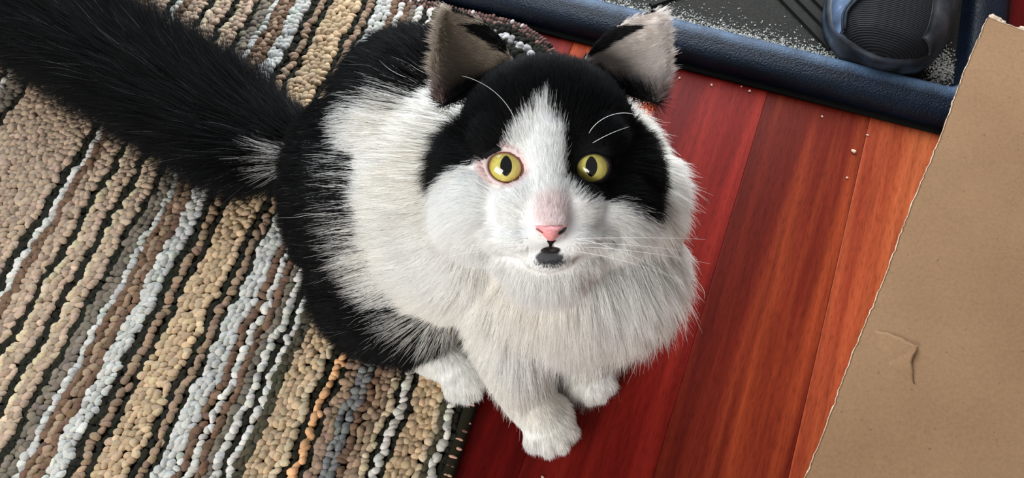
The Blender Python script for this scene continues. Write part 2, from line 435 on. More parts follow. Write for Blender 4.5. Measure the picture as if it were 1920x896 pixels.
# ------------------------------------------------------------------ shoe in the tray (toe towards the viewer)
shoe = empty('shoe', tuple(XP * 0.126 + YP * 0.5385 + np.array([0, 0, 0.0085])), PLANK_RZ)
tag(shoe, 'dark slate athletic shoe with ribbed toe and pale dusting, standing in the black tray', 'shoe')
N = Nodes('shoe_knit'); tc = N.coords((1, 1, 1))
wv = N.n('ShaderNodeTexWave'); wv.inputs['Scale'].default_value = 210; wv.inputs['Distortion'].default_value = 1.5; wv.bands_direction = 'Y'
N.l(tc, wv.inputs['Vector']); kn = N.noise(80, tc, 3)
N.l(N.mix(N.ramp(wv.outputs['Fac'], [(0.2, (0, 0, 0)), (0.8, (1, 1, 1))]), lin(8, 10, 12), lin(27, 32, 39)), N.b.inputs['Base Color'])
N.set(Roughness=0.75, Specular_IOR_Level=0.3); N.bump(wv.outputs['Fac'], 0.6, 0.0012); KNIT = N.m
N = Nodes('shoe_leather'); k2 = N.noise(70, N.coords(), 5); k3 = N.noise(300, N.coords((1, 3, 1)), 2)
N.l(N.ramp(k2, [(0.35, lin(70, 86, 112)), (0.60, lin(106, 126, 156)), (0.74, lin(180, 190, 204))]), N.b.inputs['Base Color'])
N.set(Roughness=0.38, Specular_IOR_Level=0.5); N.bump(k3, 0.2, 0.0006); LEA = N.m
N = Nodes('shoe_dusty_suede'); k2 = N.noise(55, N.coords(), 5)
N.l(N.ramp(k2, [(0.35, lin(38, 41, 48)), (0.7, lin(84, 84, 90))]), N.b.inputs['Base Color']); N.set(Roughness=0.85); SUE = N.m
N = Nodes('shoe_rand_rubber'); k2 = N.noise(38, N.coords(), 5)
N.l(N.ramp(k2, [(0.38, lin(20, 24, 30)), (0.60, lin(56, 68, 84)), (0.74, lin(116, 124, 130))]), N.b.inputs['Base Color']); N.set(Roughness=0.5); RAND = N.m
LS = 0.275
def half_w(y):     # half width of the shoe's plan, y from the toe
    t = np.clip(np.asarray(y, float) / LS, 0, 1)
    w = 0.97 * np.interp(t, [0, .015, .045, .10, .17, .27, .36, .5, .62, .8, .93, 1.0], [0.006, 0.022, 0.036, 0.0475, 0.0535, 0.0555, 0.054, 0.045, 0.039, 0.0395, 0.034, 0.012])
    return w
def top_h(y):
    t = np.clip(np.asarray(y, float) / LS, 0, 1)
    return np.interp(t, [0, .015, .06, .14, .25, .36, .5, .62, .8, .97, 1.0], [0.022, 0.030, 0.041, 0.050, 0.060, 0.075, 0.094, 0.100, 0.094, 0.088, 0.06])
ys = LS * (1 - np.cos(np.linspace(0, math.pi, 46))) / 2
def shoe_surf(y, th, inset=0.0):   # th 0 (right) .. pi (left), over the top
    w = half_w(y) - 0.003 + inset; h = top_h(y) - 0.014 + inset
    ct, st = np.cos(th), np.sin(th)
    return np.array([np.sign(ct) * abs(ct) ** 0.75 * w, y, 0.014 + st ** 0.8 * h]) if st >= 0 else np.array([ct * w, y, 0.014])
th = np.linspace(0, math.pi, 29)
V = [shoe_surf(y, t) for y in ys for t in th]
mesh_obj('upper', V, grid_faces(len(ys), len(th)), KNIT, shoe)
# sole and rand
prs = [(-0.004, 0.0), (0.0005, 0.002), (0.001, 0.009), (-0.001, 0.0115), (0.0012, 0.014), (0.0006, 0.0175), (-0.0035, 0.0195)]
ring = [(half_w(y), y) for y in ys] + [(-half_w(y), y) for y in ys[::-1]]
ring = np.array(ring); ctr = np.array([0, LS * 0.45])
V = []
for d, z in prs:
    for x, y in ring:
        dirn = nrm(np.array([x, (y - (0.05 if y < 0.06 else (y if y < 0.22 else 0.23)))]))
        V.append((x + dirn[0] * d, y + dirn[1] * d, z + (0.006 * max(0, 1 - y / 0.03) if z > 0.012 else 0)))
n1 = len(ring)
F = [(i * n1 + k, i * n1 + (k + 1) % n1, (i + 1) * n1 + (k + 1) % n1, (i + 1) * n1 + k) for i in range(len(prs) - 1) for k in range(n1)]
F.append(tuple(range(n1))[::-1])
mesh_obj('sole', V, F, RAND, shoe)
def patch(name, mat, y0, y1, fa, fb, thick, ny=26, nt=12):
    V = []
    for lay in (thick, 0.0002):
        for y in np.linspace(y0, y1, ny):
            a, b = fa(y), fb(y)
            for t in np.linspace(a, b, nt):
                e = min(t - a, b - t) / max(b - a, 1e-6)
                V.append(shoe_surf(y, t, lay * (1 if e > 0.02 else 0.4)))
    F = grid_faces(ny, nt); k = ny * nt
    F += [tuple(x + k for x in f)[::-1] for f in grid_faces(ny, nt)]
    bnd = [i * nt for i in range(ny)] + [(ny - 1) * nt + j for j in range(1, nt)] + [i * nt + nt - 1 for i in range(ny - 2, -1, -1)] + [j for j in range(nt - 2, 0, -1)]
    F += [(bnd[i], bnd[(i + 1) % len(bnd)], bnd[(i + 1) % len(bnd)] + k, bnd[i] + k) for i in range(len(bnd))]
    return mesh_obj(name, V, F, mat, shoe)
# smooth overlay on the left of the toe (its edge runs diagonally), suede overlay on the right, two rows of piping on the seam
seam = lambda y: float(np.interp(y, [0.016, 0.03, 0.045, 0.065, 0.10, 0.16], [2.86, 2.58, 2.10, 1.66, 1.42, 1.32]))
tag(patch('toe_overlay', LEA, 0.017, 0.16, seam, lambda y: 3.05, 0.0022), 'shiny blue-grey toe overlay')
tag(patch('side_overlay', SUE, 0.020, 0.17, lambda y: 0.12, lambda y: float(np.interp(y, [0.02, 0.06, 0.17], [0.95, 1.25, 1.38])), 0.0018), 'dusty grey side overlay')
for off in (-0.03, -0.13):
    yy = np.linspace(0.0165, 0.16, 40)
    V, F = tube([shoe_surf(y, seam(y) + off, 0.0018) for y in yy], 0.0013, 7)
    mesh_obj('piping', V, F, RAND, shoe)
# tongue, laces and collar further back
tag(patch('tongue', SUE, 0.09, 0.165, lambda y: 1.25, lambda y: 1.62, 0.004), 'padded tongue')
for k in range(5):
    y = 0.095 + k * 0.014
    V, F = tube([shoe_surf(y + 0.004 * math.sin(3 * t), t, 0.0058) for t in np.linspace(1.05, 1.95, 12)], 0.0022, 7)
    mesh_obj('lace', V, F, KNIT, shoe)
V, F = tube([shoe_surf(y, t, 0.002) for y, t in zip(np.concatenate([np.linspace(0.15, 0.268, 14), np.linspace(0.268, 0.15, 14)]), np.concatenate([np.linspace(1.1, 1.2, 14), np.linspace(1.95, 2.05, 14)]))], 0.005, 8)
mesh_obj('collar', V, F, SUE, shoe)

# ------------------------------------------------------------------ cardboard sheet leaning on the tray rim
N = Nodes('cardboard_kraft'); co = N.coords()
f1 = N.noise(420, co, 4); f2 = N.noise(9, co, 3); f3 = N.noise(300, co, 1)
c = N.ramp(f2, [(0.3, lin(141, 109, 80)), (0.7, lin(153, 121, 91))])
c = N.mix(0.4, c, N.ramp(f1, [(0.3, (0.72, 0.72, 0.72)), (0.7, (1.2, 1.2, 1.2))]), 'MULTIPLY')
c = N.mix(0.6, c, N.ramp(f3, [(0.22, (0.5, 0.45, 0.42)), (0.27, (1, 1, 1))]), 'MULTIPLY')
N.l(c, N.b.inputs['Base Color']); N.set(Roughness=0.85, Specular_IOR_Level=0.2); N.bump(f1, 0.15, 0.0004); KRAFT = N.m
N = Nodes('cardboard_torn_fibre'); f1 = N.noise(900, N.coords(), 3)
N.l(N.ramp(f1, [(0.3, lin(176, 148, 122)), (0.7, lin(222, 204, 184))]), N.b.inputs['Base Color']); N.set(Roughness=0.95); TORN = N.m
card = empty('cardboard_sheet', (0.2009, 0.1195, 0.0))
tag(card, 'flat brown corrugated cardboard sheet with torn edges, at the right over the floor', 'cardboard')
# corner points (world, relative to the root): near-left, far-left on the rim, then to the right
c0 = np.array([0.2009, 0.1195, 0.010]); c1 = np.array([0.3983, 0.489, 0.050])
ey = nrm(c1 - c0); LY = np.linalg.norm(c1 - c0)
ex = nrm(np.array([0.4241 + 0.0035, 0.4776, 0.050]) - c1); ex = nrm(ex - ey * (ex @ ey)); ez = np.cross(ex, ey)
nxg, nyg = 90, 170
Y0, WX = -0.14, 0.30
def edge_noise(s):
    return -0.0013 + 0.0004 * np.sin(s * 310) * np.sin(s * 71 + 1) + 0.0004 * np.sin(s * 900 + 2) * np.sin(s * 130) + 0.0006 * np.sin(s * 47 + 0.4)
def card_pt(i, j, lay):
    t = j / (nyg - 1); s = Y0 + (LY - Y0) * t
    x0 = edge_noise(s); x = x0 + (WX - x0) * (i / (nxg - 1)) ** 1.25
    if j == nyg - 1: s += edge_noise(x * 1.3 + 3)
    z = 0.0
    z += -0.0011 * math.exp(-((s - (-0.006 - x * 0.35)) / 0.0035) ** 2)     # shallow crease near the bottom
    z += 0.0006 * math.sin(s * 30 + x * 22)
    return c0 + ex * x + ey * s + ez * (z - (0.0035 if lay else 0)) - np.array(card.location)
V = [card_pt(i, j, 0) for i in range(nxg) for j in range(nyg)]
nT = len(V); V += [card_pt(i, j, 1) for i in range(nxg) for j in range(nyg)]
F = grid_faces(nxg, nyg); F = F + [tuple(x + nT for x in f)[::-1] for f in F]
bnd = [j for j in range(nyg)] + [i * nyg + nyg - 1 for i in range(1, nxg)] + [(nxg - 1) * nyg + j for j in range(nyg - 2, -1, -1)] + [i * nyg for i in range(nxg - 2, 0, -1)]
F += [(bnd[(k + 1) % len(bnd)], bnd[k], bnd[k] + nT, bnd[(k + 1) % len(bnd)] + nT) for k in range(len(bnd))]
mesh_obj('sheet', V, F, KRAFT, card)
def torn_strip(pts, rmax):
    n = len(pts); r = rmax * (0.35 + 0.65 * np.abs(np.sin(np.arange(n) * 0.9) * np.sin(np.arange(n) * 0.23 + 1))) * rng.uniform(0.6, 1.1, n)
    r[0] = r[-1] = 0.0002
    V, F = tube(pts, r, 6)
    tag(mesh_obj('torn_edge', V, F, TORN, card), 'pale torn paper edge')
torn_strip(np.array([card_pt(0, j, 0) - ez * 0.0010 for j in range(nyg)]), 0.0008)
torn_strip(np.array([card_pt(i, nyg - 1, 0) - ez * 0.0008 + ey * 0.0004 for i in range(nxg)]), 0.0016)
for cx, cy, cr in ((0.0035, 0.0012, 0.0030), (0.0085, 0.0012, 0.0022), (0.0125, 0.0004, 0.0016), (0.0290, 0.0014, 0.0022)):
    v_, f_ = ico(2); v_ = v_ * (1 + 0.2 * np.sin(v_[:, :1] * 6 + cx * 900)) * np.array([1.5, 1.0, 0.5]) * cr
    tag(mesh_obj('torn_fibre', v_ @ np.stack([ex, ey, ez]) + c0 + ex * cx + ey * (LY + cy) - ez * 0.0012 - np.array(card.location), f_, TORN, card), 'pale torn paper fibre')
# raised flap where the top paper is torn and lifted
tear = np.array([(0.006, 0.1185), (0.0148, 0.1213), (0.0200, 0.1210), (0.0246, 0.1218), (0.0285, 0.1203), (0.0307, 0.1208), (0.0335, 0.1202), (0.0362, 0.1216), (0.0370, 0.1185), (0.0358, 0.1125), (0.0362, 0.1075), (0.0392, 0.1030), (0.0406, 0.0985), (0.0440, 0.0940)])
lift_ = np.array([0.0003, 0.0009, 0.0012, 0.0015, 0.0018, 0.0020, 0.0022, 0.0024, 0.0022, 0.0018, 0.0015, 0.0012, 0.0008, 0.0002])
root_ = np.array([0.020, 0.098])
V, F = [], []
for k in range(len(tear)):
    for t, zz in ((0.0, -0.0006), (0.3, -0.0002 + lift_[k] * 0.10), (0.65, lift_[k] * 0.45), (0.9, lift_[k] * 0.9), (1.0, lift_[k]), (0.995, -0.0004)):
        q_ = root_ + (tear[k] - root_) * t
        V.append(c0 + ex * q_[0] + ey * q_[1] + ez * (zz - (0.0005 if k in (0, len(tear) - 1) else 0.0)) - np.array(card.location))
for k in range(len(tear) - 1):
    for m_ in range(5): F.append((k * 6 + m_, k * 6 + m_ + 1, (k + 1) * 6 + m_ + 1, (k + 1) * 6 + m_))
tag(mesh_obj('torn_flap', V, F, KRAFT, card), 'small lifted flap of torn top paper')

# ------------------------------------------------------------------ crumbs on the floor
CR = plain('crumb_pale', lin(228, 196, 172), 0.8)
def crumb(x, y, r, label):
    v, f = ico(2); v = v * (1 + 0.22 * np.sin(v[:, :1] * 5 + x * 900) + 0.18 * np.sin(v[:, 1:2] * 7 + y * 700)) * np.array([1, rng.uniform(0.6, 0.9), 0.6]) * r
    o = mesh_obj('crumb', v, f, CR); o.location = (x, y, r * 0.5); o.rotation_euler = (0, 0, rng.uniform(0, 3))
    tag(o, label, 'crumb', 'crumbs on the floor')
def floor_at(px, py):
    d = np.array([(px - 960) / FPX, 0, 0]) + (448 - py) / FPX * np.array([0, math.cos(PITCH), math.sin(PITCH)]) + np.array([0, math.sin(PITCH), -math.cos(PITCH)])
    return d * (CAM_H / -d[2])
for px, py, r, lb in [(1600, 285, 0.0021, 'largest pale crumb, in the middle of the russet plank beside the cardboard'),
    (1626, 254, 0.0012, 'small pale crumb just above the largest crumb near the plank seam'),
    (1588, 334, 0.0012, 'small pale crumb just below the largest crumb'),
    (1541, 219, 0.0010, 'tiny crumb alone on the russet plank under the tray rim'),
    (1405, 172, 0.0014, 'pale crumb beside the tray at the right end of the red plank'),
    (1390, 163, 0.0009, 'tiny crumb touching the tray, left of the one at the red plank end'),
    (1334, 160, 0.0011, 'reddish tiny crumb in the middle of the red plank by the tray'),
    (1274, 147, 0.0011, 'pale crumb nearest the white ear tip on the red plank'),
    (1017, 894, 0.0011, 'pinkish crumb on the floor in front of the outstretched paw')]:
    p = floor_at(px, py); crumb(p[0], p[1], r, lb)
#CAT#
# ------------------------------------------------------------------ cat
from mathutils.bvhtree import BVHTree
cat = empty('cat', (-0.01, 0.25, 0.0))
tag(cat, 'fluffy black and white cat with yellow eyes sitting on the rug edge, looking up', 'cat')
CATLOC = np.array(cat.location)
HE = np.array([0.0188, 0.227, 0.233])              # point between the eyes
HR, HU, HF = np.array([1.0, 0, 0]), np.array([0, 0.819, 0.574]), np.array([0, -0.574, 0.819])
def hp(r, u, f): return HE + np.multiply.outer(r, HR) + np.multiply.outer(u, HU) + np.multiply.outer(f, HF)
def hq(p):
    d = np.asarray(p) - HE; return d @ HR, d @ HU, d @ HF

# rough solids that the body surface is grown over
bv3, bf3 = ico(3)
SV, SF, off_ = [], [], 0
def solid(v, f):
    global off_
    SV.append(np.asarray(v)); SF.extend([tuple(int(x) + off_ for x in q) for q in f]); off_ += len(v)
def ell(c, r, axes=np.eye(3)): solid(np.asarray(c) + (bv3 * np.asarray(r)) @ axes, bf3)
HAX = np.stack([HR, HU, HF])
def hell(c, r): ell(hp(*c), r, HAX)
def limb(pts, rad):
    pts = np.asarray(pts, float); s = np.linspace(0, 1, len(pts)); t = np.linspace(0, 1, 5 * len(pts))
    q = np.stack([np.interp(t, s, pts[:, k]) for k in range(3)], 1)
    for _ in range(2): q[1:-1] = (q[:-2] + q[1:-1] * 2 + q[2:]) / 4
    rr = np.interp(t, s, rad)
    v, f = tube(q, rr, 14)
    f = f[:-2]
    solid(v, f + [tuple(range(14))[::-1], tuple(range(len(v) - 14, len(v)))])
    ell(q[0], [rr[0]] * 3); ell(q[-1], [rr[-1]] * 3)
hell((0, 0.010, -0.034), (0.046, 0.045, 0.037))
for s in (-1, 1):
    hell((s * 0.013, -0.019, 0.0005), (0.013, 0.017, 0.0105))
    hell((s * 0.029, -0.022, -0.030), (0.026, 0.027, 0.028))
    hell((s * 0.0100, -0.0345, 0.001), (0.0150, 0.0088, 0.0130))
    hell((s * 0.021, 0.012, -0.014), (0.017, 0.014, 0.015))
    hell((s * 0.037, -0.006, -0.036), (0.0205, 0.029, 0.022))
hell((0, -0.0455, -0.0005), (0.0125, 0.0078, 0.0125))
hell((0, -0.034, -0.008), (0.033, 0.014, 0.015))
hell((0, -0.042, -0.022), (0.030, 0.020, 0.021))
limb([hp(0, 0.014, -0.006), hp(0, -0.010, 0.004), hp(0, -0.0285, 0.0135)], [0.012, 0.0095, 0.0080])
# neck, chest, shoulders, belly, rump, thighs
ell((0.022, 0.262, 0.168), (0.055, 0.052, 0.055))
ell((0.028, 0.275, 0.115), (0.072, 0.068, 0.085))
ell((0.068, 0.262, 0.136), (0.034, 0.038, 0.044))
ell((-0.030, 0.285, 0.100), (0.085, 0.080, 0.092))
ell((-0.068, 0.297, 0.088), (0.086, 0.086, 0.084))
ell((-0.080, 0.247, 0.055), (0.058, 0.055, 0.050))
ell((-0.064, 0.318, 0.115), (0.058, 0.070, 0.075))
ell((0.045, 0.305, 0.060), (0.055, 0.055, 0.052))
ell((0.052, 0.240, 0.100), (0.054, 0.044, 0.062))
ell((0.030, 0.231, 0.108), (0.052, 0.042, 0.060))
LEG_A = [(-0.004, 0.222, 0.100), (0.000, 0.192, 0.055), (0.006, 0.174, 0.024), (0.020, 0.160, 0.0175)]
LEG_B = [(0.046, 0.240, 0.100), (0.048, 0.216, 0.050), (0.050, 0.202, 0.022), (0.053, 0.196, 0.0165)]
HIND = [(-0.075, 0.222, 0.030), (-0.058, 0.206, 0.022), (-0.042, 0.196, 0.020)]
limb(LEG_A, [0.030, 0.022, 0.0165, 0.015]); limb(LEG_B, [0.030, 0.022, 0.0165, 0.015]); limb(HIND, [0.022, 0.018, 0.014])
def paw(c, dirn, s=1.0):
    d = nrm(np.array([dirn[0], dirn[1], 0])); w = np.array([-d[1], d[0], 0]); ax = np.stack([w, d, np.array([0, 0, 1.0])])
    c = np.array(c); ell(c, (0.0185 * s, 0.020 * s, 0.0125 * s), ax)
    for k, (a, b) in enumerate(((-0.0125, 0.010), (-0.0045, 0.0155), (0.0045, 0.0155), (0.0125, 0.010))):
        ell(c + w * a * s + d * b * s - np.array([0, 0, 0.002]), (0.0062 * s, 0.0088 * s, 0.0085 * s), ax)
PAW_A, PAW_B, PAW_H = np.array((0.0235, 0.158, 0.0150)), np.array((0.0545, 0.193, 0.0145)), np.array((-0.036, 0.190, 0.0215))
paw(PAW_A, (0.30, -1)); paw(PAW_B, (0.2, -1), 0.92); paw(PAW_H, (0.45, -1), 0.85)
TAIL = np.array([(-0.125, 0.335, 0.052), (-0.160, 0.358, 0.040), (-0.2017, 0.375, 0.032), (-0.289, 0.432, 0.031), (-0.3917, 0.496, 0.032), (-0.47, 0.540, 0.034)])
limb(TAIL, [0.020, 0.017, 0.0145, 0.014, 0.013, 0.009])
# ears: thick curved shells standing on the skull
EARS = []
for s, tip, ob, ib in ((-1, (-0.0515, 0.0815, -0.022), (-0.0550, 0.030, -0.020), (-0.014, 0.051, -0.050)),
                       (1, (0.0565, 0.0805, -0.022), (0.0570, 0.031, -0.020), (0.0165, 0.051, -0.050))):
    tip, ob, ib = map(np.array, (tip, ob, ib)); ns, nt = 16, 13; front, back = [], []
    for i in range(ns):
        a = i / (ns - 1); e0 = ob + (tip - ob) * a; e1 = ib + (tip - ib) * a
        e0 = e0 + np.array([s * 0.004, 0, 0]) * math.sin(math.pi * a); e1 = e1 + np.array([-s * 0.0065, 0.004, 0]) * math.sin(math.pi * a ** 1.1)
        wd = np.linalg.norm(e0 - e1) + 0.002
        for j in range(nt):
            b = j / (nt - 1); q = e0 + (e1 - e0) * b; bulge = math.sin(math.pi * b) ** 0.8
            q = q + np.array([0, 0, -0.30 * wd * bulge]); th_ = 0.0017 + 0.0016 * (1 - a)
            front.append(hp(*(q + np.array([0, 0, th_ * 0.6])))); back.append(hp(*(q - np.array([-s * 0.001, -0.0005, th_ * 0.9]))))
    nn = ns * nt; f = [q[::-1] for q in grid_faces(ns, nt)] + [tuple(x + nn for x in q) for q in grid_faces(ns, nt)]
    bnd = [j for j in range(nt)] + [i * nt + nt - 1 for i in range(1, ns)] + [(ns - 1) * nt + j for j in range(nt - 2, -1, -1)] + [i * nt for i in range(ns - 2, 0, -1)]
    f += [(bnd[k], bnd[(k + 1) % len(bnd)], bnd[(k + 1) % len(bnd)] + nn, bnd[k] + nn) for k in range(len(bnd))]
    solid(np.array(front + back), f); EARS.append((s, tip, ob, ib))
rough = mesh_obj('body_rough', np.concatenate(SV), SF)
bm = bmesh.new(); bm.from_mesh(rough.data); bmesh.ops.recalc_face_normals(bm, faces=bm.faces); bm.to_mesh(rough.data); bm.free()
md = rough.modifiers.new('r', 'REMESH'); md.mode = 'VOXEL'; md.voxel_size = 0.0017
md = rough.modifiers.new('s', 'SMOOTH'); md.factor = 0.5; md.iterations = 9
ev = rough.evaluated_get(bpy.context.evaluated_depsgraph_get()); em = ev.to_mesh()
BV = np.zeros(len(em.vertices) * 3, np.float32); em.vertices.foreach_get('co', BV); BV = BV.reshape(-1, 3).astype(float)
BF = [tuple(p.vertices) for p in em.polygons]
ev.to_mesh_clear(); bpy.data.objects.remove(rough)

# rest on what carries it: the rug's pile or the bare floor
rest = np.where(BV @ frame(RUG_RZ)[0] < R_EDGE + 0.004, 0.0122, 0.0012)
BV[:, 2] = np.maximum(BV[:, 2], rest)
# eyes: sockets pressed into the surface, then eyeballs
def bvh_of(V): return BVHTree.FromPolygons([Vector(p) for p in V], BF)
tree = bvh_of(BV)
def head_hit(r, u):
    loc, n, i, d = tree.ray_cast(Vector(hp(r, u, 0.06)), Vector(-HF)); return hq(np.array(loc))[2]
ER = 0.0108
EYES = []
for s, r, u, ax, ay, tilt in ((-1, -0.0222, 0.0003, 0.0088, 0.0073, -0.28), (1, 0.0220, 0.0000, 0.0081, 0.0070, 0.22)):
    fs = head_hit(r, u)
    EYES.append((s, r, u, fs - 0.0062, ax, ay, tilt))
def eye_e(r, u, E):
    s, er, eu, ef, ax, ay, tilt = E
    a = (r - er) * math.cos(tilt) + (u - eu) * math.sin(tilt); b = -(r - er) * math.sin(tilt) + (u - eu) * math.cos(tilt)
    return np.sqrt((a / ax) ** 2 + (b / ay) ** 2)
def ball_f(r, u, E, R=ER):
    return E[3] + np.sqrt(np.maximum(R * R - (r - E[1]) ** 2 - (u - E[2]) ** 2, 0))
qr, qu, qf = hq(BV)
for E in EYES:
    e = eye_e(qr, qu, E); near = (qf > -0.03)
    bf_ = ball_f(qr, qu, E)
    tgt = bf_ + 0.0003 - 0.0035 * (1 - sst(0.75, 1.12, e))
    nf = np.where(e < 1.12, np.minimum(qf, tgt), np.maximum(qf, tgt))
    w = (1 - sst(1.15, 1.75, e)) * near
    dlt = (nf - qf) * w
    BV = BV + dlt[:, None] * HF; qr, qu, qf = hq(BV)
tree = bvh_of(BV)
bm = bmesh.new()
bvs = [bm.verts.new(p) for p in BV]; bm.verts.index_update()
for q in BF: bm.faces.new([bvs[i] for i in q])
bm.normal_update()
BN = np.array([v_.normal[:] for v_ in bm.verts]); bm.free()

# ---- coat: where it is black, how long, which way it lies
def pxr(x): return (x - 1030) / 3700.0
def pxu(y): return (315 - y) / 3700.0
FACE = np.array([(780, 335), (800, 345), (840, 352), (858, 330), (880, 312), (925, 297), (955, 265), (990, 228), (1022, 202), (1038, 226), (1056, 256), (1061, 335),
                 (1080, 366), (1100, 378), (1150, 378), (1190, 392), (1245, 402), (1285, 395)], float)
FX, FU = pxr(FACE[:, 0]), pxu(FACE[:, 1])
AX = nrm(np.array([-0.86, 0.42, 0.0]))
def seg_dist(p, pts):
    pts = np.asarray(pts); best = np.full(len(p), 9.0); par = np.zeros(len(p))
    for k in range(len(pts) - 1):
        a, b = pts[k], pts[k + 1]; ab = b - a
        t = np.clip(((p - a) @ ab) / (ab @ ab), 0, 1); d = np.linalg.norm(p - a - t[:, None] * ab, axis=1)
        m = d < best; best[m] = d[m]; par[m] = (k + t[m])
    return best, par
def regions(p):
    r, u, f = hq(p)
    g = np.sqrt((r / 0.070) ** 2 + ((u - 0.003) / 0.066) ** 2 + (np.where(f > -0.026, (f + 0.026) / 0.090, (f + 0.026) / 0.054)) ** 2)
    head = 1 - sst(0.92, 1.08, g)
    ear = np.zeros(len(p)); inner = np.zeros(len(p))
    for s, tip, ob, ib in EARS:
        e2 = np.stack([ob[:2] - ib[:2], tip[:2] - (ob[:2] + ib[:2]) / 2], 1)
        ab = np.stack([r, u], 1) - (ob[:2] + ib[:2]) / 2
        st = np.linalg.solve(e2, ab.T).T
        m = (st[:, 1] > 0.06) & (st[:, 1] < 1.2) & (np.abs(st[:, 0]) < 0.75) & (f > -0.075)
        ear[m] = 1
    td, tp = seg_dist(p, TAIL)
    tail = (td < 0.028) * sst(0.75, 1.25, tp)
    la, pa = seg_dist(p, LEG_A); lb, pb = seg_dist(p, LEG_B); lh, ph = seg_dist(p, HIND)
    da = np.linalg.norm(p - PAW_A, axis=1); db = np.linalg.norm(p - PAW_B, axis=1); dh = np.linalg.norm(p - PAW_H, axis=1)
    leg = np.maximum.reduce([(la < 0.030) * sst(1.0, 1.7, pa), (lb < 0.030) * sst(1.2, 1.8, pb), (lh < 0.024) * sst(0.6, 1.2, ph), (da < 0.034) * 1.0, (db < 0.032) * 1.0, (dh < 0.03) * 1.0])
    leg = leg * (p[:, 2] < 0.058)
    head = np.maximum(head, ear)
    return head, ear, tail, leg, (r, u, f)
def body_black(p):
    """signed: > 0 black. The white of neck and shoulders ends along a bowed line round the flank"""
    return BLACK_FN(p)
def BLACK_FN(p):
    xt = np.interp(p[:, 2], [0.0, 0.03, 0.056, 0.078, 0.09, 0.109, 0.13, 0.16], [-0.022, -0.026, -0.040, -0.054, -0.069, -0.080, -0.088, -0.092])
    yt = np.interp(p[:, 0], [-0.10, -0.08, -0.05, -0.02, 0.05], [0.308, 0.317, 0.325, 0.330, 0.35])
    return np.maximum(xt - p[:, 0], p[:, 1] + 0.6 * (p[:, 2] - 0.155) - yt)
def coat_color(p, n, jit=0.0):
    head, ear, tail, leg, (r, u, f) = regions(p)
    k = len(p); J = rng.normal(0, 1, k) * jit
    ps = 1 + 2.0 * np.minimum(f, 0)
    blk_head = (u * ps + J * 0.0014) > np.interp(r * ps + J * 0.0009, FX, FU)
    bb = body_black(p + (rng.normal(0, 0.004, (k, 3)) * jit))
    black = np.where(head > 0.5, blk_head, bb > 0)
    black = np.where(leg > 0.5, False, black)
    black = np.where(tail > 0.3, True, black)
    white = np.array(lin(251, 251, 250)) * np.ones((k, 3)); cream = np.array(lin(251, 248, 242))
    cr = np.clip(0.5 + 0.5 * np.sin(p[:, 0] * 60 + 1) * np.sin(p[:, 2] * 47 + p[:, 1] * 33), 0, 1) * (head < 0.5) * 0.7
    white = white * (1 - cr[:, None]) + cream * cr[:, None]
    bl = np.array(lin(17, 18, 20)) * np.ones((k, 3))
    c = np.where(black[:, None], bl, white)
    # tuft of white at the root of the tail
    tuft = (np.linalg.norm(p - np.array([-0.167, 0.343, 0.055]), axis=1) < 0.0135)
    tuft &= rng.random(k) < 0.6
    c = np.where(tuft[:, None], np.array(lin(235, 232, 230)), c)
    # grey chin spot, dark lip
    chin = ((r / 0.0072) ** 2 + ((u + 0.0440) / 0.0034) ** 2 + J * 0.3) < 1
    c = np.where((chin & (head > 0.5))[:, None], np.array(lin(88, 88, 92)), c)
    # pink skin showing at the inner corner of the eye and round the nose
    for E in EYES[:1]:
        e = eye_e(r, u, E); pk = (1 - sst(1.1, 1.6, e)) * (head > 0.5) * ~black
        c = c * (1 - 0.45 * pk[:, None]) + np.array(lin(222, 150, 150)) * 0.45 * pk[:, None]
    pk = (1 - sst(0.006, 0.014, np.hypot(r - 0.001, (u + 0.025) * 0.9))) * (head > 0.5) * (u > -0.034) * 0.22
    c = c * (1 - pk[:, None]) + np.array(lin(240, 190, 190)) * pk[:, None]
    # inside of the ears
    inside = (ear > 0.5) & ((n @ HF) * 0.9 + (n @ HR) * np.sign(r) * 0.5 > -0.15)
    for s, tip, ob, ib in EARS:
        m = inside & (np.sign(r) == s)
        if not m.any(): continue
        t = np.clip((u[m] - ob[1]) / (tip[1] - ob[1]), 0, 1)
        lo, hi = (lin(132, 112, 110), lin(190, 178, 164)) if s < 0 else (lin(136, 120, 118), lin(220, 213, 208))
        cc = np.array(lo) * (1 - sst(0.05, 0.45, t))[:, None] + np.array(hi) * sst(0.05, 0.45, t)[:, None]
        if s > 0: cc = np.where((t > 0.86)[:, None], np.array(lin(238, 232, 228)), cc)
        # the rim nearest the crown is black
        b = ((r[m] - ib[0]) * (tip[1] - ib[1]) - (u[m] - ib[1]) * (tip[0] - ib[0])) / np.hypot(tip[1] - ib[1], tip[0] - ib[0]) * s
        cc = np.where((b < 0.0040 - 0.0065 * np.sin(np.pi * np.clip(t, 0, 1) ** 1.1))[:, None] & (t < 0.85)[:, None], np.array(lin(30, 29, 30)), cc)
        c[m] = cc
    return c, black

BC, _ = coat_color(BV, BN)
N = Nodes('cat_skin'); N.l(N.attr('tint'), N.b.inputs['Base Color']); N.set(Roughness=0.8, Specular_IOR_Level=0.15); SKIN = N.m
body = mesh_obj('body', BV - CATLOC, np.array(BF) if all(len(q) == 4 for q in BF) else BF, SKIN, cat)
set_color(body, BC * 0.86)

